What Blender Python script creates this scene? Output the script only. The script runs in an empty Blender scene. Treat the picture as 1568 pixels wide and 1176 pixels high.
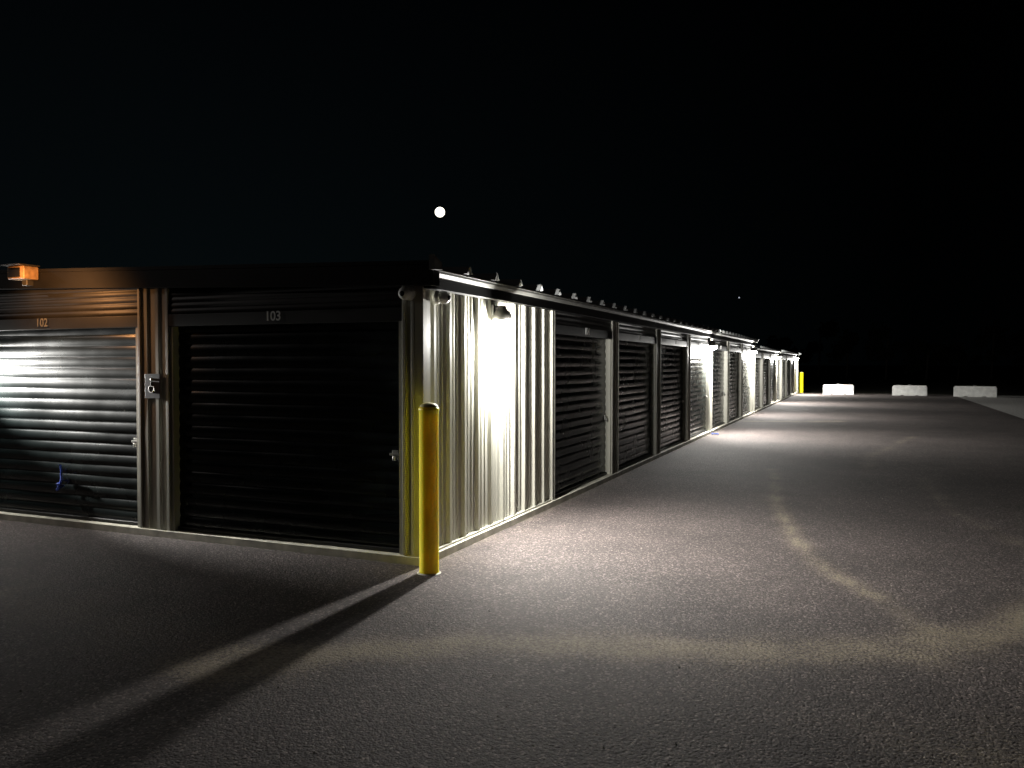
import bpy, math, random
import numpy as np
from mathutils import Vector
random.seed(4); rng=np.random.default_rng(7)
scene=bpy.context.scene
COL=scene.collection
try:
    scene.view_settings.view_transform='Standard'; scene.view_settings.look='None'; scene.view_settings.exposure=0
except Exception: pass

# ------------------------------------------------------------ materials
def mat(name,color,rough=0.5,metal=0.0,var=0.0,vscale=3.0,bump=0.0,bscale=60.0,emit=None,estr=0.0,spec=0.5,streak=False,sss=0.0):
    m=bpy.data.materials.new(name); m.use_nodes=True
    nt=m.node_tree; b=nt.nodes['Principled BSDF']
    b.inputs['Base Color'].default_value=(*color,1); b.inputs['Roughness'].default_value=rough
    b.inputs['Metallic'].default_value=metal; b.inputs['Specular IOR Level'].default_value=spec
    if sss>0:
        b.inputs['Subsurface Weight'].default_value=sss; b.inputs['Subsurface Radius'].default_value=(1.0,1.0,0.2); b.inputs['Subsurface Scale'].default_value=0.08
    if emit:
        b.inputs['Emission Color'].default_value=(*emit,1); b.inputs['Emission Strength'].default_value=estr
    tc=nt.nodes.new('ShaderNodeTexCoord')
    if var>0:
        mp=nt.nodes.new('ShaderNodeMapping'); nt.links.new(tc.outputs['Object'],mp.inputs[0])
        if streak: mp.inputs['Scale'].default_value=(4,4,0.5)
        n=nt.nodes.new('ShaderNodeTexNoise'); n.inputs['Scale'].default_value=vscale; n.inputs['Detail'].default_value=7
        nt.links.new(mp.outputs[0],n.inputs['Vector'])
        r=nt.nodes.new('ShaderNodeValToRGB')
        r.color_ramp.elements[0].position=0.3; r.color_ramp.elements[1].position=0.7
        r.color_ramp.elements[0].color=tuple(c*(1-var) for c in color)+(1,)
        r.color_ramp.elements[1].color=tuple(min(1,c*(1+var*0.5)) for c in color)+(1,)
        nt.links.new(n.outputs['Fac'],r.inputs[0]); nt.links.new(r.outputs[0],b.inputs['Base Color'])
        mr=nt.nodes.new('ShaderNodeMapRange'); mr.inputs['To Min'].default_value=max(0.05,rough-0.08); mr.inputs['To Max'].default_value=min(1,rough+0.10)
        nt.links.new(n.outputs['Fac'],mr.inputs['Value']); nt.links.new(mr.outputs[0],b.inputs['Roughness'])
    if bump>0:
        n2=nt.nodes.new('ShaderNodeTexNoise'); n2.inputs['Scale'].default_value=bscale; n2.inputs['Detail'].default_value=5
        nt.links.new(tc.outputs['Object'],n2.inputs['Vector'])
        bp=nt.nodes.new('ShaderNodeBump'); bp.inputs['Strength'].default_value=bump; bp.inputs['Distance'].default_value=0.004
        nt.links.new(n2.outputs['Fac'],bp.inputs['Height']); nt.links.new(bp.outputs[0],b.inputs['Normal'])
    return m
M_PANEL=mat('painted_steel_stone',(0.42,0.412,0.352),0.55,0,0.12,1.5,streak=True,spec=0.25)
M_TRIM=mat('painted_trim_stone',(0.40,0.392,0.335),0.5,0,0.2,2.0,streak=True)
M_DOOR=mat('door_black_paint',(0.005,0.008,0.008),0.25,0,0.35,2.5,spec=0.34)
M_HEAD=mat('header_black_paint',(0.014,0.014,0.0135),0.45,0,0.3,2.5,spec=0.25)
M_BLACK=mat('black_trim',(0.006,0.006,0.006),0.6,0,0.3,2.5,spec=0.12)
M_ROOF=mat('galvalume_roof',(0.12,0.123,0.123),0.55,0.1,0.2,2,spec=0.3)
M_GUT=mat('gutter_paint',(0.13,0.13,0.12),0.6,0,0.25,4,spec=0.2)
M_SILL=mat('concrete_sill',(0.50,0.48,0.40),0.85,0,0.4,6,0.5,80)
M_YEL=mat('bollard_yellow',(0.90,0.78,0.004),0.45,0,0.06,5,sss=0.8)
M_YELCAP=mat('bollard_cap_scuffed',(0.55,0.48,0.20),0.6,0,0.3,12)
M_CONC=mat('block_concrete',(0.78,0.78,0.75),0.9,0,0.2,4,0.6,30)
M_DARKM=mat('lamp_bronze',(0.05,0.048,0.042),0.4,0.2,0.2,8)
M_WHITE=mat('white_plastic',(0.72,0.72,0.68),0.4,0,0.08,8)
M_BULB=mat('lamp_lens',(0.9,0.9,0.9),0.3,emit=(1,0.98,0.92),estr=60)
M_LETTER=mat('number_vinyl',(0.85,0.85,0.83),0.5)
M_LETTERD=mat('number_vinyl_dark',(0.10,0.10,0.09),0.5)  # darker version of the number vinyl, used for one unit
M_SIGN=mat('sign_plate_dark',(0.05,0.055,0.07),0.4,0,0.2,8)
M_SIGNW=mat('sign_symbol',(0.45,0.45,0.45),0.5)
M_BLUE=mat('blue_rope',(0.02,0.06,0.40),0.6,0,0.2,30)
M_BLUE2=mat('blue_rope_dark',(0.02,0.035,0.14),0.8,0,0.2,30)  # darker version of the rope blue, for the coil
M_STEEL=mat('zinc_latch',(0.35,0.35,0.33),0.4,0.8,0.2,20)
M_AMBER=mat('amber_housing',(0.38,0.24,0.12),0.5,0,0.5,14)
M_BARK=mat('bark',(0.03,0.025,0.02),0.9)
M_LEAF=mat('leaf',(0.014,0.018,0.010),0.8,0,0.5,1.0,spec=0.1)
M_MOON=mat('moon_surface',(0.5,0.5,0.5),0.9,emit=(1,0.95,0.76),estr=4)
M_STAR=mat('star_surface',(0.5,0.5,0.5),0.9,emit=(0.8,0.85,1),estr=0.5)
M_GRASS=mat('dry_grass',(0.022,0.022,0.015),0.95,0,0.5,0.6,0.8,30,spec=0.1)
M_GRAVEL=mat('gravel',(0.36,0.35,0.33),0.95,0,0.5,14,1.0,40)

# ------------------------------------------------------------ helpers
def empty(name,loc=(0,0,0)):
    o=bpy.data.objects.new(name,None); o.location=loc; COL.objects.link(o); o.empty_display_size=0.2; return o
def mesh(name,v,f,m,parent=None,smooth=False):
    me=bpy.data.meshes.new(name); me.from_pydata([tuple(a) for a in v],[],f); me.update()
    me.materials.append(m)
    if smooth: me.polygons.foreach_set('use_smooth',[True]*len(me.polygons))
    o=bpy.data.objects.new(name,me); COL.objects.link(o)
    if parent:
        o.parent=parent; o.location=-Vector(parent.location)
    return o
def boxvf(x0,x1,y0,y1,z0,z1):
    v=[(x0,y0,z0),(x1,y0,z0),(x1,y1,z0),(x0,y1,z0),(x0,y0,z1),(x1,y0,z1),(x1,y1,z1),(x0,y1,z1)]
    f=[(0,3,2,1),(4,5,6,7),(0,1,5,4),(1,2,6,5),(2,3,7,6),(3,0,4,7)]
    return v,f
def box(name,x0,x1,y0,y1,z0,z1,m,parent=None,bevel=0):
    x0,x1=sorted((x0,x1)); y0,y1=sorted((y0,y1))
    v,f=boxvf(x0,x1,y0,y1,z0,z1); o=mesh(name,v,f,m,parent)
    if bevel:
        b=o.modifiers.new('bevel','BEVEL'); b.width=bevel; b.segments=3
    return o
def revolve(name,prof,center,m,parent,n=32,smooth=True,axis='z'):
    v=[];f=[]
    for (r,z) in prof:
        for i in range(n):
            a=2*math.pi*i/n
            p=(r*math.cos(a),r*math.sin(a),z)
            if axis=='x': p=(z,r*math.cos(a),r*math.sin(a))
            if axis=='y': p=(r*math.cos(a),z,r*math.sin(a))
            v.append((center[0]+p[0],center[1]+p[1],center[2]+p[2]))
    for j in range(len(prof)-1):
        for i in range(n):
            f.append((j*n+i,j*n+(i+1)%n,(j+1)*n+(i+1)%n,(j+1)*n+i))
    return mesh(name,v,f,m,parent,smooth)
def tube(name,pts,r,m,parent,n=8):
    v=[];f=[]
    for k,p in enumerate(pts):
        p=Vector(p); a=Vector(pts[max(0,k-1)]); b=Vector(pts[min(len(pts)-1,k+1)])
        t=(b-a).normalized(); u=t.orthogonal().normalized(); w=t.cross(u)
        for i in range(n):
            an=2*math.pi*i/n; v.append(p+u*r*math.cos(an)+w*r*math.sin(an))
    for k in range(len(pts)-1):
        for i in range(n):
            f.append((k*n+i,k*n+(i+1)%n,(k+1)*n+(i+1)%n,(k+1)*n+i))
    f.append(tuple(range(n))); f.append(tuple((len(pts)-1)*n+i for i in range(n)))
    return mesh(name,v,f,m,parent,True)

XW=-3.474; YW=6.189
def mapR(s,o,z): return (XW+o,s,z)          # wall facing the drive (+X)
def mapF(s,o,z): return (s,YW-o,z)          # gable end facing the camera (-Y)
def wbox(name,mp,s0,s1,o0,o1,z0,z1,m,parent,bevel=0):
    a=mp(s0,o0,z0); b=mp(s1,o1,z1)
    return box(name,a[0],b[0],a[1],b[1],z0,z1,m,parent,bevel)
def slats(name,mp,s0,s1,z0,z1,o,period,depth,m,parent,wob=0.002,k=10):
    nper=max(1,round((z1-z0)/period)); nz=nper*k+1; ns=26
    ph=[random.uniform(0,6.28) for _ in range(8)]
    v=[];f=[]
    for i in range(nz):
        t=i/(nz-1); z=z0+(z1-z0)*t; fr=(i%k)/k
        d=depth*(abs(math.sin(math.pi*fr))**0.8)
        row=i//k
        for j in range(ns):
            q=j/(ns-1); s=s0+(s1-s0)*q
            w=wob*(math.sin(q*7+ph[0]+row*1.7)+math.sin(q*17+ph[1]+row*2.9)*0.5+1.5*math.sin(t*5+ph[2]+q*3))
            v.append(mp(s,o+d+w,z+wob*0.8*math.sin(q*9+ph[3]+row)))
    for i in range(nz-1):
        for j in range(ns-1):
            a=i*ns+j; f.append((a,a+1,a+ns+1,a+ns))
    return mesh(name,v,f,m,parent,True)
def ribpanel(name,mp,s0,s1,z0,z1,o,m,parent,pitch=0.305,h=0.034,start=0.05,minor=0.011):
    prof=[(s0,o)]; s=s0+start
    while s<s1-0.085:
        prof+= [(s,o),(s+0.018,o+h),(s+0.056,o+h),(s+0.074,o)]
        for kk in (0.135,0.215):
            if s+kk+0.03<s1 and kk<pitch-0.05: prof+=[(s+kk,o),(s+kk+0.007,o+minor),(s+kk+0.023,o+minor),(s+kk+0.03,o)]
        s+=pitch
    prof.append((s1,o))
    v=[];f=[]; nz=6
    for i in range(nz):
        z=z0+(z1-z0)*i/(nz-1)
        for (a,b) in prof: v.append(mp(a,b+ (0.0012*math.sin(i*2.1+a*5)),z))
    n=len(prof)
    for i in range(nz-1):
        for j in range(n-1): f.append((i*n+j,i*n+j+1,(i+1)*n+j+1,(i+1)*n+j))
    return mesh(name,v,f,m,parent)
def number(txt,mp,s,z,parent,front):
    c=bpy.data.curves.new('unit_number','FONT'); c.body=txt; c.size=0.125; c.extrude=0.0015; c.offset=0.002
    c.align_x='CENTER'; c.align_y='CENTER'; c.materials.append(M_LETTERD if txt=='102' else M_LETTER)
    o=bpy.data.objects.new('unit_number',c); COL.objects.link(o)
    o.location=Vector(mp(s,0.022,z))-Vector(parent.location); o.parent=parent
    o.rotation_euler=(math.pi/2,0,0 if front else math.pi/2)
def latch(mp,s,z,parent,d):
    wbox('latch_plate',mp,s-0.03,s+0.03,-0.082,-0.066,z-0.035,z+0.035,M_STEEL,parent,0.004)
    wbox('latch_slide',mp,s-0.05,s+0.09*d,-0.066,-0.054,z-0.01,z+0.01,M_STEEL,parent,0.003)
    p=mp(s,-0.052,z-0.035)
    revolve('padlock',[(0.001,-0.02),(0.013,-0.02),(0.015,-0.014),(0.015,0.014),(0.013,0.02),(0.001,0.02)],p,M_STEEL,parent,16)
DT=2.13
def door(mp,s0,s1,ztop,parent,num,front):
    slats('door_curtain',mp,s0+0.01,s1-0.01,0.10,DT+0.05,-0.10,0.118,0.013,M_DOOR,parent,wob=0.0014)
    wbox('door_bottom_bar',mp,s0+0.012,s1-0.012,-0.105,-0.06,0.073,0.108,M_HEAD,parent,0.004)
    wbox('door_guide',mp,s0-0.002,s0+0.045,-0.115,-0.012,0.073,DT,M_TRIM,parent)
    wbox('door_guide',mp,s1-0.045,s1+0.002,-0.115,-0.012,0.073,DT,M_TRIM,parent)
    slats('header_panel',mp,s0,s1,DT+0.12,ztop,-0.02,0.06,0.008,M_HEAD,parent,0.0006,6)
    wbox('header_angle',mp,s0,s1,-0.07,0.003,DT,DT+0.12,M_HEAD,parent,0.004)
    if num: number(num,mp,(s0+s1)/2-0.03,DT+0.07,parent,front)
    latch(mp,s1-0.12,0.95,parent,1)
def column(mp,s0,s1,ztop,parent):
    wbox('column_body',mp,s0,s1,-0.12,-0.022,0.072,ztop,M_TRIM,parent)
    wbox('column_edge',mp,s0-0.001,s0+0.03,-0.02,0.006,0.072,ztop,M_TRIM,parent,0.003)
    wbox('column_edge',mp,s1-0.03,s1+0.001,-0.02,0.006,0.072,ztop,M_TRIM,parent,0.003)
    ribpanel('column_rib',mp,s0+0.03,s1-0.03,0.072,ztop,-0.018,M_PANEL,parent,pitch=0.15,h=0.020,start=0.04)

# ------------------------------------------------------------ building 1
B1=empty('storage_building',(-9,18,0))
Y1=9.46+2.93*7; ZT=2.44; XL=-18.0
box('core',XL+0.1,XW-0.14,YW+0.14,Y1-0.02,0.0,2.42,M_BLACK,B1)
wbox('corner_trim',mapR,YW,YW+0.09,-0.13,0.0,0.072,ZT,M_TRIM,B1,0.004)
ribpanel('wall_panel',mapR,YW+0.09,9.40,0.072,ZT,-0.05,M_PANEL,B1,start=0.12)
wbox('base_trim',mapR,YW+0.09,9.40,-0.052,-0.008,0.073,0.09,M_TRIM,B1)
column(mapR,9.40,9.50,ZT,B1)
n=104
for k in range(7):
    s=9.46+2.93*k
    door(mapR,s+(0.04 if k==0 else 0),s+2.57,ZT,B1,str(n),False); n+=1
    column(mapR,s+2.57,s+2.93,ZT,B1)
wbox('sill',mapR,YW+0.36,Y1,-0.35,0.02,-0.05,0.07,M_SILL,B1,0.004)
wbox('corner_trim',mapF,-3.56,XW-0.001,-0.13,0.002,0.073,ZT,M_TRIM,B1,0.004)
column(mapF,-3.68,-3.562,ZT,B1)
x=-3.68; nums=['103','102','101','100']
for k in range(4):
    zt=ZT+0.03*(k*3.12+1.35)
    door(mapF,x-2.71,x,zt,B1,nums[k],True)
    column(mapF,x-3.12,x-2.71,zt+0.04,B1)
    x-=3.12
wbox('sill',mapF,XL+0.1,XW+0.02,-0.359,0.02,-0.05,0.07,M_SILL,B1,0.004)
def rake(o0,o1,m,name,zb,zt_):
    XR=-3.34; XM=-11.0
    pts=[(XR,0),(XM,0.03*(XR-XM)),(XL,0.03*(XR-XM)-0.03*(XM-XL))]
    v=[];f=[]
    for (xx,dz) in pts:
        for (oo,zz) in ((o0,zb),(o1,zb),(o1,zt_),(o0,zt_)): v.append((xx,YW-oo,zz+dz))
    for i in range(2):
        for j in range(4): f.append((i*4+j,i*4+(j+1)%4,(i+1)*4+(j+1)%4,(i+1)*4+j))
    f.append((0,1,2,3)); f.append((8,9,10,11))
    mesh(name,v,f,m,B1)
rake(-0.05,0.06,M_BLACK,'rake_fascia',2.425,2.60)
rake(-0.05,0.068,M_BLACK,'rake_cap',2.602,2.635)
def eave(y0,y1,ze,parent,xl,xm):
    box('eave_trim',XW-0.02,XW+0.075,y0+0.07,y1,ze-0.165,ze-0.072,M_BLACK,parent)
    XG=-3.345
    prof=[(XW+0.05,ze-0.02),(XW+0.05,ze-0.068),(XG-0.025,ze-0.068),(XG-0.004,ze-0.04),(XG,ze-0.02),(XG+0.012,ze-0.02),(XG+0.012,ze-0.008),(XG-0.004,ze-0.008)]
    v=[];f=[]
    for yy in (y0,y1):
        for (a,b) in prof: v.append((a,yy,b))
    n=len(prof)
    for i in range(n-1): f.append((i,i+1,n+i+1,n+i))
    mesh('gutter',v,f,M_GUT,parent)
    sl=0.03
    def rz(xx): return ze+ (sl*(XG-xx) if xx>xm else sl*(XG-xm)-sl*(xm-xx))
    v=[(XG,y0,rz(XG)),(xm,y0,rz(xm)),(xl,y0,rz(xl)),(XG,y1,rz(XG)),(xm,y1,rz(xm)),(xl,y1,rz(xl))]
    mesh('roof_sheet',v,[(0,1,4,3),(1,2,5,4)],M_ROOF,parent)
    v=[];f=[]; y=y0+0.6; XE=XG+0.06
    while y<y1-0.05:
        b=len(v)
        for xx in (XE,xm,xl):
            z=rz(xx)+0.001
            v+=[(xx,y-0.055,z),(xx,y-0.012,z+0.068),(xx,y+0.012,z+0.068),(xx,y+0.055,z)]
        for i in range(2):
            for j in range(3): f.append((b+i*4+j,b+i*4+j+1,b+(i+1)*4+j+1,b+(i+1)*4+j))
        c=len(v)
        v+=[(XE-0.04,y-0.05,rz(XE)),(XE-0.002,y-0.012,rz(XE)+0.067),(XE-0.002,y+0.012,rz(XE)+0.067),(XE-0.04,y+0.05,rz(XE))]
        f.append((c,c+1,c+2,c+3)); f.append((b+8,b+9,b+10,b+11))
        y+=0.605
    mesh('roof_ribs',v,f,M_ROOF,parent)
eave(YW-0.06,Y1+0.05,2.575,B1,XL,-11.0)
mesh('rake_end_cap',[(-3.30,YW-0.1,2.55),(-3.30,YW+0.04,2.56),(-3.305,YW+0.03,2.62),(-3.31,YW-0.1,2.68),
                     (-3.36,YW-0.1,2.55),(-3.36,YW+0.04,2.56),(-3.36,YW+0.03,2.62),(-3.36,YW-0.1,2.68)],
     [(0,1,2,3),(4,7,6,5),(0,3,7,4),(1,5,6,2),(2,6,7,3),(0,4,5,1)],M_GUT,B1)

# ------------------------------------------------------------ building 2 (lower, further along)
B2=empty('storage_building',(-9,41,0))
YB=Y1+0.12; P2=2.79; YE=YB+0.2+P2*8
box('core',XL+0.1,XW-0.14,YB+0.05,YE,0,2.2,M_BLACK,B2)
box('end_wall',XL+0.1,XW,YE,YE+0.04,0,2.22,M_PANEL,B2)
box('front_end_wall',XL+0.1,XW-0.13,YB,YB+0.04,0,2.22,M_PANEL,B2)
column(mapR,YB,YB+0.3,2.22,B2)
def door2(s0,s1):
    slats('door_curtain',mapR,s0,s1,0.1,2.0,-0.10,0.118,0.015,M_DOOR,B2,k=6)
    wbox('door_bottom_bar',mapR,s0,s1,-0.105,-0.06,0.073,0.108,M_TRIM,B2)
    wbox('door_guide',mapR,s1-0.045,s1-0.001,-0.115,-0.012,0.073,1.99,M_TRIM,B2)
    wbox('header_panel',mapR,s0,s1,-0.07,0.0,1.99,2.22,M_HEAD,B2)
for k in range(8):
    s=YB+0.3+P2*k
    e=min(s+P2-0.36,YE-0.2)
    door2(s,e); column(mapR,e,min(s+P2,YE),2.22,B2)
wbox('sill',mapR,YB,YE,-0.35,0.02,-0.05,0.07,M_SILL,B2,0.006)
eave(YB-0.02,YE+0.1,2.35,B2,XL,-11.0)

# ------------------------------------------------------------ lamps
def wall_lamp(mp,s,power,color=(1.0,0.98,0.93),zc=2.2,down=0.0,wash=0.0,side=0.0):
    base=Vector(mp(s,0.0,zc)); L=empty('wall_lamp',base)
    wbox('back_plate',mp,s-0.06,s+0.06,-0.03,0.012,zc+0.02,zc+0.16,M_DARKM,L,0.006)
    c=mp(s,0.08,zc)
    prof=[(0.105,0.0),(0.11,0.0),(0.107,0.03),(0.09,0.075),(0.065,0.105),(0.045,0.12),(0.04,0.15),(0.001,0.155)]
    revolve('shade',prof,c,M_DARKM,L,28)
    revolve('shade_inner',[(0.104,0.002),(0.10,0.03),(0.08,0.07),(0.06,0.095),(0.001,0.10)],c,M_WHITE,L,28)
    wbox('arm',mp,s-0.015,s+0.015,0.0,0.07,zc+0.11,zc+0.14,M_DARKM,L)
    revolve('lens',[(0.001,-0.085),(0.04,-0.080),(0.08,-0.06),(0.10,-0.02),(0.098,0.005),(0.06,0.045),(0.001,0.05)],c,M_BULB,L,24)
    def light(kind,name,e,loc,rot=(0,0,0),size=125,blend=1.0,soft=0.045):
        ld=bpy.data.lights.new(name,kind); ld.energy=e; ld.color=color; ld.shadow_soft_size=soft
        if kind=='SPOT': ld.spot_size=math.radians(size); ld.spot_blend=blend
        lo=bpy.data.objects.new(name,ld); COL.objects.link(lo); lo.parent=L
        lo.location=Vector(loc)-base; lo.rotation_euler=rot
    light('POINT','lamp_light',power,Vector(c)+Vector((0,0,-0.14)))
    if down>0: light('SPOT','lamp_beam',down,Vector(c)+Vector((0.02 if mp is mapR else 0,0,-0.14)),(0,-math.radians(34),0),118)
    if wash>0: light('SPOT','lamp_wash',wash,mp(s,0.36,zc-0.10),(0,math.radians(70),0),110,0.7,0.05)
    if side>0: light('SPOT','lamp_side',side,mp(s,0.13,zc-0.10),(math.radians(76),0,math.radians(-70)),60,0.9,0.03)
    return L
wall_lamp(mapR,7.70,400,down=1300,wash=850)
wall_lamp(mapR,20.75,650,down=2000,wash=1200)
wall_lamp(mapR,29.3,600,down=1300,wash=700)
wall_lamp(mapR,38.7,800,zc=2.1,down=2100,wash=800)
wall_lamp(mapR,50.1,900,zc=2.1,down=2700,wash=800)
wall_lamp(mapF,-9.71,110,side=2500,zc=1.85)

# amber flood fixture on the fascia
FL=empty('flood_light',(-8.26,YW-0.12,2.72))
box('housing',-8.42,-8.16,YW-0.24,YW-0.065,2.66,2.80,M_AMBER,FL,0.012)
box('visor',-8.44,-8.14,YW-0.30,YW-0.065,2.802,2.815,M_DARKM,FL,0.003)
box('bracket',-8.33,-8.25,YW-0.14,YW-0.061,2.60,2.66,M_DARKM,FL,0.004)
box('lens',-8.40,-8.22,YW-0.247,YW-0.241,2.68,2.78,M_HEAD,FL)
def amber(e,loc,rot,size):
    sd=bpy.data.lights.new('amber_light','SPOT'); sd.energy=e; sd.color=(1,0.43,0.14); sd.spot_size=math.radians(size); sd.spot_blend=0.7; sd.shadow_soft_size=0.05
    so=bpy.data.objects.new('amber_light',sd); COL.objects.link(so); so.parent=FL
    so.location=loc; so.rotation_euler=rot
amber(95,(0.35,-0.62,-0.08),(math.radians(72),0,math.radians(-6)),118)
amber(3,(0.6,-0.55,0.05),(math.radians(85),0,math.radians(50)),60)

# added fill light on an unseen pole, left in front of the gable end
px,py=-14.5,1.2
SL=empty('added_fill_lamp',(px,py,0))
revolve('pole',[(0.001,0.0),(0.16,0.0),(0.16,0.05),(0.07,0.06),(0.045,5.9),(0.001,5.9)],(px,py,0),M_DARKM,SL,20)
tube('arm',[(px,py,5.8),(px,py+.3,5.95),(px,py+.7,6.0)],0.03,M_DARKM,SL)
box('head',px-.15,px+.15,py+.6,py+1.2,5.96,6.06,M_DARKM,SL,0.03)
yl=bpy.data.lights.new('lamp_light','SPOT'); yl.energy=240; yl.color=(1,0.91,0.86); yl.shadow_soft_size=0.12; yl.spot_size=math.radians(172); yl.spot_blend=0.15
yo=bpy.data.objects.new('lamp_light',yl); COL.objects.link(yo); yo.parent=SL; yo.location=(0,0.9,5.9)

# ------------------------------------------------------------ bollards
def bollard(x,y,h,r):
    B=empty('bollard',(x,y,0))
    revolve('sleeve',[(r,0.0),(r+0.003,0.01),(r,0.03),(r,h-0.06),(r+0.005,h-0.052),(r+0.005,h-0.036),(r-0.002,h-0.028),(r*0.6,h-0.02),(0.001,h-0.018)],(x,y,0),M_YEL,B,40)
    revolve('cap',[(r-0.004,h-0.024),(r*0.88,h-0.01),(r*0.6,h+0.004),(r*0.3,h+0.01),(0.001,h+0.012)],(x,y,0),M_YELCAP,B,40)
    revolve('base_mortar',[(r+0.02,0.002),(r+0.01,0.008),(r-0.001,0.012)],(x,y,0),M_SILL,B,24)
bollard(-3.312,5.993,1.42,0.082)
bollard(-3.30,YE+0.35,1.28,0.11)

# ------------------------------------------------------------ cameras at the corner
def sec_cam(mp,s,z):
    b=Vector(mp(s,0,z)); E=empty('security_camera',b)
    ax='y' if mp is mapF else 'x'; sg=-1 if mp is mapF else 1
    revolve('mount',[(0.001,0.0),(0.06,0.0),(0.06,0.03*sg),(0.045,0.05*sg),(0.001,0.05*sg)],mp(s,0.004,z),M_WHITE,E,24,axis=ax)
    c=mp(s,0.09,z-0.005)
    prof=[(max(0.001,0.058*math.sin(t*math.pi/10)),-0.058*math.cos(t*math.pi/10)) for t in range(11)]
    revolve('ball',prof,c,M_WHITE,E,24)
    c2=mp(s,0.148,z-0.01)
    revolve('lens',[(0.001,0.006*sg),(0.02,0.004*sg),(0.024,-0.006*sg)],c2,M_BLACK,E,16,axis=ax)
sec_cam(mapF,-3.60,2.365)
sec_cam(mapR,6.40,2.345)

# ------------------------------------------------------------ accessibility sign
sx,sz=-6.595,1.53
S=empty('accessibility_sign',(sx,YW-0.01,sz))
box('plate',sx-0.10,sx+0.10,YW-0.016,YW-0.008,sz-0.125,sz+0.125,M_SIGN,S,0.003)
ring=[(sx+0.035*math.cos(a)-0.008,YW-0.019,sz-0.03+0.035*math.sin(a)) for a in [math.radians(d) for d in range(120,421,20)]]
tube('wheel',ring,0.006,M_SIGNW,S,6)
tube('figure',[(sx-0.012,YW-0.019,sz+0.045),(sx-0.008,YW-0.019,sz+0.0),(sx+0.025,YW-0.019,sz-0.002),(sx+0.04,YW-0.019,sz-0.05),(sx+0.055,YW-0.019,sz-0.052)],0.007,M_SIGNW,S,6)
revolve('head',[(0.001,-0.004),(0.013,-0.003),(0.013,0.004)],(sx-0.012,YW-0.019,sz+0.068),M_SIGNW,S,14,axis='y')

# ------------------------------------------------------------ blue ropes
R=empty('pull_rope',(-8.06,YW+0.07,0.6))
pts=[(-8.02+0.012*math.sin(i*1.3),YW+0.055-0.012*math.cos(i*0.9),0.66-0.03*i) for i in range(9)]
tube('strand',pts,0.011,M_BLUE,R)
pts=[(-8.045+0.02*math.sin(i*0.9),YW+0.05-0.02*math.sin(i*0.5),0.45-0.018*i) for i in range(5)]
tube('strand_tail',pts,0.014,M_BLUE,R)
tube('knot',[(-8.07,YW+0.05,0.44),(-8.02,YW+0.03,0.45),(-7.98,YW+0.05,0.43),(-8.03,YW+0.055,0.41)],0.016,M_BLUE,R)
R2=empty('blue_rope',(-3.3,20.6,0.0))
pts=[(-3.32+0.08*math.cos(a*0.7)*(1+0.3*math.sin(a)),20.6+0.18*math.sin(a*0.7)+0.01*a,0.02+0.01*math.sin(a*2)) for a in range(0,18)]
tube('coil',pts,0.010,M_BLUE2,R2)

# ------------------------------------------------------------ concrete blocks
def cblock(x,y,w,rot):
    v=[];f=[]
    C=empty('concrete_block',(x,y,0))
    h=0.54;d=0.3
    prof=[(-w/2,0),(-w*0.28,0),(-w*0.28,0.05),(-w*0.16,0.05),(-w*0.16,0),(w*0.16,0),(w*0.16,0.05),(w*0.28,0.05),(w*0.28,0),(w/2,0),(w/2,h-0.07),(w/2-0.05,h),(-w/2+0.05,h),(-w/2,h-0.07)]
    n=len(prof)
    for s in (-d,d):
        for (a,b) in prof: v.append((a,s+(0.05 if b>0.3 else 0)*(1 if s<0 else -1),b))
    f=[tuple(range(n)),tuple(range(2*n-1,n-1,-1))]+[(i,(i+1)%n,n+(i+1)%n,n+i) for i in range(n)]
    o=mesh('block_body',v,f,M_CONC); o.parent=C
    b=o.modifiers.new('bevel','BEVEL'); b.width=0.02; b.segments=2; b.limit_method='ANGLE'
    o2=tube('lifting_loop',[(-0.1,0,h-0.02),(-0.09,0,h+0.05),(0,0,h+0.075),(0.09,0,h+0.05),(0.1,0,h-0.02)],0.01,M_STEEL,None); o2.parent=C
    C.rotation_euler=(0,0,rot)
cblock(-1.16,51.5,1.62,-0.03); cblock(2.58,51.1,1.72,-0.10); cblock(5.75,50.6,2.0,-0.16)

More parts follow.
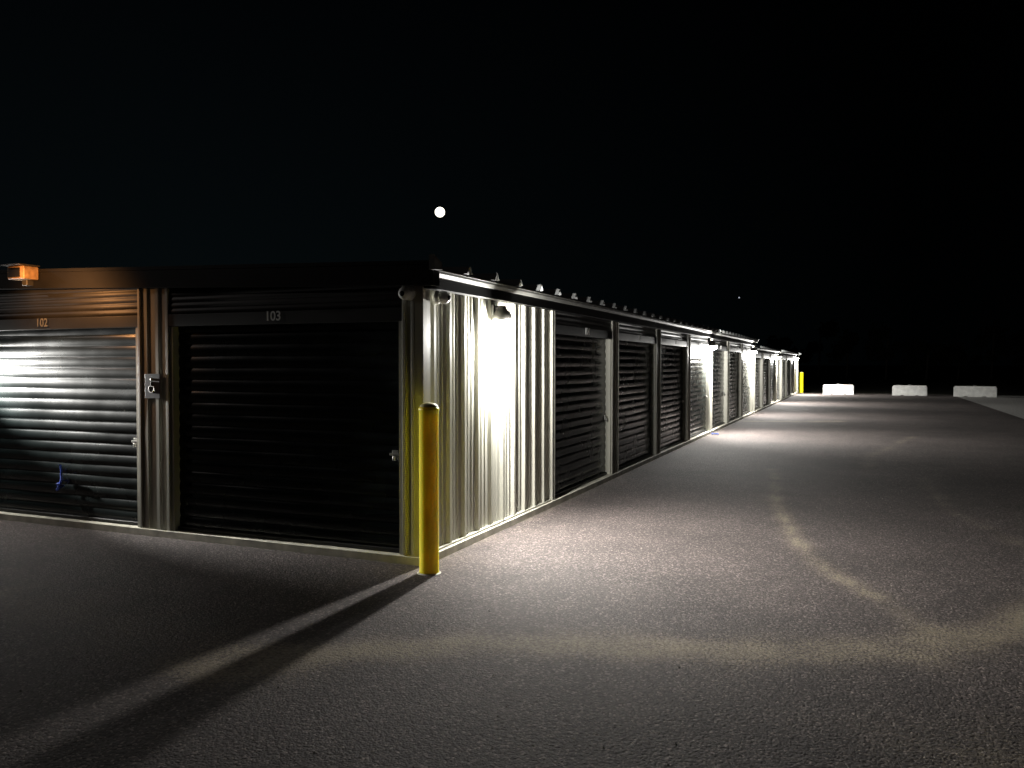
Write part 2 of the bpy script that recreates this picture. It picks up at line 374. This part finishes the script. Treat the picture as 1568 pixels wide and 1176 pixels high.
# ------------------------------------------------------------ ground
mesh('ground',[(-1500,-1500,-0.012),(1500,-1500,-0.012),(1500,1500,-0.012),(-1500,1500,-0.012)],[(0,1,2,3)],M_GRASS)
mesh('gravel_verge',[(4.3,-15,-0.006),(16,-15,-0.006),(16,53,-0.006),(4.3,53,-0.006)],[(0,1,2,3)],M_GRAVEL)
def asphalt():
    m=bpy.data.materials.new('asphalt'); m.use_nodes=True; nt=m.node_tree; N=nt.nodes; Lk=nt.links
    b=N['Principled BSDF']; tc=N.new('ShaderNodeTexCoord'); O=tc.outputs['Object']
    vo=N.new('ShaderNodeTexVoronoi'); vo.inputs['Scale'].default_value=82; Lk.new(O,vo.inputs['Vector'])
    sep=N.new('ShaderNodeSeparateColor'); Lk.new(vo.outputs['Color'],sep.inputs[0])
    r=N.new('ShaderNodeValToRGB'); e=r.color_ramp.elements
    e[0].position=0.0; e[0].color=(0.028,0.0212,0.0203,1); e[1].position=1; e[1].color=(0.20,0.165,0.15,1)
    q=e.new(0.5); q.color=(0.050,0.040,0.038,1); q=e.new(0.85); q.color=(0.079,0.065,0.061,1)
    Lk.new(sep.outputs[0],r.inputs[0])
    n1=N.new('ShaderNodeTexNoise'); n1.inputs['Scale'].default_value=0.55; n1.inputs['Detail'].default_value=6; n1.inputs['Roughness'].default_value=0.6; Lk.new(O,n1.inputs['Vector'])
    mr=N.new('ShaderNodeMapRange'); mr.inputs['From Min'].default_value=0.3; mr.inputs['From Max'].default_value=0.7; mr.inputs['To Min'].default_value=0.66; mr.inputs['To Max'].default_value=1.28; Lk.new(n1.outputs['Fac'],mr.inputs['Value'])
    mul=N.new('ShaderNodeMix'); mul.data_type='RGBA'; mul.blend_type='MULTIPLY'; mul.inputs[0].default_value=1
    Lk.new(r.outputs[0],mul.inputs[6]); Lk.new(mr.outputs[0],mul.inputs[7])
    at=N.new('ShaderNodeAttribute'); at.attribute_name='sand'
    n2=N.new('ShaderNodeTexNoise'); n2.inputs['Scale'].default_value=38; n2.inputs['Detail'].default_value=8; n2.inputs['Roughness'].default_value=0.8; Lk.new(O,n2.inputs['Vector'])
    n3=N.new('ShaderNodeTexNoise'); n3.inputs['Scale'].default_value=2.2; n3.inputs['Detail'].default_value=5; Lk.new(O,n3.inputs['Vector'])
    a1=N.new('ShaderNodeMath'); a1.operation='MULTIPLY'; Lk.new(at.outputs['Fac'],a1.inputs[0]); a1.inputs[1].default_value=0.52
    s2=N.new('ShaderNodeMath'); s2.operation='MULTIPLY_ADD'; Lk.new(n2.outputs['Fac'],s2.inputs[0]); s2.inputs[1].default_value=3.4; s2.inputs[2].default_value=-1.2
    a2=N.new('ShaderNodeMath'); a2.operation='ADD'; Lk.new(a1.outputs[0],a2.inputs[0]); Lk.new(s2.outputs[0],a2.inputs[1])
    a3=N.new('ShaderNodeMath'); a3.operation='MULTIPLY_ADD'; Lk.new(n3.outputs['Fac'],a3.inputs[0]); a3.inputs[1].default_value=1.0; Lk.new(a2.outputs[0],a3.inputs[2])
    m2=N.new('ShaderNodeMapRange'); m2.inputs['From Min'].default_value=1.1; m2.inputs['From Max'].default_value=1.75; m2.inputs['To Min'].default_value=0; m2.inputs['To Max'].default_value=0.85; Lk.new(a3.outputs[0],m2.inputs['Value'])
    gate=N.new('ShaderNodeMapRange'); gate.inputs['From Min'].default_value=0.02; gate.inputs['From Max'].default_value=0.75; gate.inputs['To Min'].default_value=0.10; Lk.new(at.outputs['Fac'],gate.inputs['Value'])
    gm=N.new('ShaderNodeMath'); gm.operation='MULTIPLY'; Lk.new(m2.outputs[0],gm.inputs[0]); Lk.new(gate.outputs[0],gm.inputs[1])
    mx=N.new('ShaderNodeMix'); mx.data_type='RGBA'; Lk.new(gm.outputs[0],mx.inputs[0]); Lk.new(mul.outputs[2],mx.inputs[6]); mx.inputs[7].default_value=(0.25,0.208,0.148,1)
    Lk.new(mx.outputs[2],b.inputs['Base Color']); b.inputs['Roughness'].default_value=0.82; b.inputs['Specular IOR Level'].default_value=0.28
    n4=N.new('ShaderNodeTexNoise'); n4.inputs['Scale'].default_value=40; n4.inputs['Detail'].default_value=6; Lk.new(O,n4.inputs['Vector'])
    bp1=N.new('ShaderNodeBump'); bp1.inputs['Strength'].default_value=0.8; bp1.inputs['Distance'].default_value=0.005; Lk.new(vo.outputs['Distance'],bp1.inputs['Height']); bp1.invert=True
    bp2=N.new('ShaderNodeBump'); bp2.inputs['Strength'].default_value=0.75; bp2.inputs['Distance'].default_value=0.012; Lk.new(n4.outputs['Fac'],bp2.inputs['Height']); Lk.new(bp1.outputs[0],bp2.inputs['Normal'])
    Lk.new(bp2.outputs[0],b.inputs['Normal'])
    return m
x0,x1,y0,y1=-22.0,4.85,-14.0,53.2; st=0.1
nx=int((x1-x0)/st)+1; ny=int((y1-y0)/st)+1
xs=np.linspace(x0,x1,nx); ys=np.linspace(y0,y1,ny); X,Y=np.meshgrid(xs,ys)
Z=np.zeros_like(X)
co=np.stack([X,Y,Z],-1).reshape(-1,3)
idx=np.arange(nx*ny).reshape(ny,nx)
fa=np.stack([idx[:-1,:-1],idx[:-1,1:],idx[1:,1:],idx[1:,:-1]],-1).reshape(-1,4)
me=bpy.data.meshes.new('asphalt_pavement'); me.vertices.add(len(co)); me.vertices.foreach_set('co',co.ravel())
me.loops.add(fa.size); me.loops.foreach_set('vertex_index',fa.ravel()); me.polygons.add(len(fa))
me.polygons.foreach_set('loop_start',np.arange(0,fa.size,4)); me.update(); me.validate()
def dpoly(pts):
    D=np.full(X.shape,1e9)
    for (a,b) in zip(pts[:-1],pts[1:]):
        a=np.array(a);b=np.array(b);d=b-a;L2=(d**2).sum()
        t=np.clip(((X-a[0])*d[0]+(Y-a[1])*d[1])/L2,0,1)
        D=np.minimum(D,np.hypot(X-a[0]-t*d[0],Y-a[1]-t*d[1]))
    return D
def g(D,w): return np.exp(-(D/w)**2)
sand=np.zeros_like(X)
sand+=0.95*g(dpoly([(-3.4,3.7),(-2.98,4.05),(-1.93,4.72),(-.79,5.02),(.30,5.5),(1.02,6.35),(1.9,7.9)]),0.27)
sand+=0.75*g(dpoly([(-1.35,14.2),(-1.2,13.2),(-1.12,12.2),(-.97,11),(-.81,9.9),(-.64,8.9),(-.40,7.9),(-.17,7.25),(.10,6.71)]),0.12)
sand+=0.4*g(dpoly([(.10,6.71),(.30,6.3),(.5,5.75)]),0.13)
sand+=0.5*g(dpoly([(.9,14),(1.0,11),(1.5,9),(2.2,7.6)]),0.12)
sand+=0.6*g(dpoly([(.5,4.0),(1.0,4.3),(2.5,4.6)]),0.5)
sand+=0.5*g(dpoly([(-12,4.1),(-8,4.0),(-5.5,4.2),(-3.4,3.7)]),0.45)
sand+=0.9*g(dpoly([(-3.1,26.0),(-1.2,26.6),(-0.6,27.0)]),0.35)
sand+=0.5*g(dpoly([(1.2,22),(0.2,17),(0.1,14)]),0.15)
sand+=0.45*np.exp(-np.abs(X-XW)/0.2)*(Y>5.9)
a=me.attributes.new('sand','FLOAT','POINT'); a.data.foreach_set('value',np.clip(sand,0,1).ravel().astype(np.float32))
me.materials.append(asphalt())
o=bpy.data.objects.new('asphalt_pavement',me); COL.objects.link(o)

v=[];f=[]
for i in range(1600):
    yy=random.uniform(2.5,22); xx=random.choice([XW+0.03+abs(random.gauss(0,0.12)),random.uniform(-3.2,3.5)]) 
    if yy<6.2 : xx=random.uniform(-5,3)
    r=random.uniform(0.003,0.009); b=len(v)
    for kx in range(5):
        an=kx*1.2566+random.uniform(-.3,.3); v.append((xx+r*math.cos(an),yy+r*math.sin(an),0.001))
    v.append((xx,yy,r*0.9))
    for kx in range(5): f.append((b+kx,b+(kx+1)%5,b+5))
mesh('loose_gravel',v,f,mat('grit',(0.20,0.18,0.155),0.9))

# ------------------------------------------------------------ distant trees
v=[];f=[]
def leafclump(c,rad,n):
    for _ in range(n):
        d=Vector((random.gauss(0,1),random.gauss(0,1),random.gauss(0,1))).normalized()*rad*random.random()**0.4
        p=Vector(c)+d; u=Vector((random.gauss(0,1),random.gauss(0,1),random.gauss(0,1))).normalized(); w=u.orthogonal().normalized(); s=random.uniform(.15,.35)
        b=len(v); v.extend([p+u*s,p+w*s*0.6,p-u*s,p-w*s*0.6]); f.append((b,b+1,b+2,b+3))
T=empty('tree_line',(25,85,0))
for i in range(26):
    tx=-8+i*3.6+random.uniform(-1,1); ty=105+random.uniform(-6,8); H=random.uniform(4,7.5)
    tube('trunk',[(tx,ty,0),(tx+.1,ty,H*.4),(tx+.2,ty,H*.8)],0.12,M_BARK,T,6)
    for c in range(9):
        leafclump((tx+random.uniform(-1.6,1.6),ty+random.uniform(-1.5,1.5),H*random.uniform(.35,.95)),random.uniform(.6,1.2),70)
mesh('foliage',v,f,M_LEAF,T)

# ------------------------------------------------------------ moon and star
def ball(name,c,r,m):
    E=empty(name,c)
    prof=[(max(0.001,r*math.sin(t*math.pi/16)),-r*math.cos(t*math.pi/16)) for t in range(17)]
    revolve('disc',prof,c,m,E,32)
ball('moon',(-425.9,796.8,168.8),5.4,M_MOON)
ball('star',(-123.3,925.8,75.2),0.8,M_STAR)

# ------------------------------------------------------------ sky
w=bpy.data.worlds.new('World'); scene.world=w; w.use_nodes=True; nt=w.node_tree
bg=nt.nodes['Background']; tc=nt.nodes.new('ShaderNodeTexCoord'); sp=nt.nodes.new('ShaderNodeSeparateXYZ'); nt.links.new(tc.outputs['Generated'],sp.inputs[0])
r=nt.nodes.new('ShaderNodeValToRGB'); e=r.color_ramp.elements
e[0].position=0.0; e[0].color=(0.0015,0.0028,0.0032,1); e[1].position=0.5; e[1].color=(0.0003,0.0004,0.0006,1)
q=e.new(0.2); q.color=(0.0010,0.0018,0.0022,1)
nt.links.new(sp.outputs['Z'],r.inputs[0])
mr=nt.nodes.new('ShaderNodeMapRange'); mr.inputs['From Min'].default_value=-0.7; mr.inputs['From Max'].default_value=0.05; mr.inputs['To Min'].default_value=1.2; mr.inputs['To Max'].default_value=0.12  # lamp glow painted into the sky: brighter toward the building side
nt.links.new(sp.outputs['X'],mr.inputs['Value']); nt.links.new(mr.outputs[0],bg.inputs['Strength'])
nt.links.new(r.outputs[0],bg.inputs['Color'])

# ------------------------------------------------------------ camera
cd=bpy.data.cameras.new('camera'); cd.sensor_width=36; cd.lens=36*1250/1568; cd.clip_end=4000; cd.clip_start=0.05
c=bpy.data.objects.new('camera',cd); COL.objects.link(c); c.location=(0,0,1.75)
c.rotation_euler=(math.radians(90-1.374),0,math.radians(23.1)); scene.camera=c
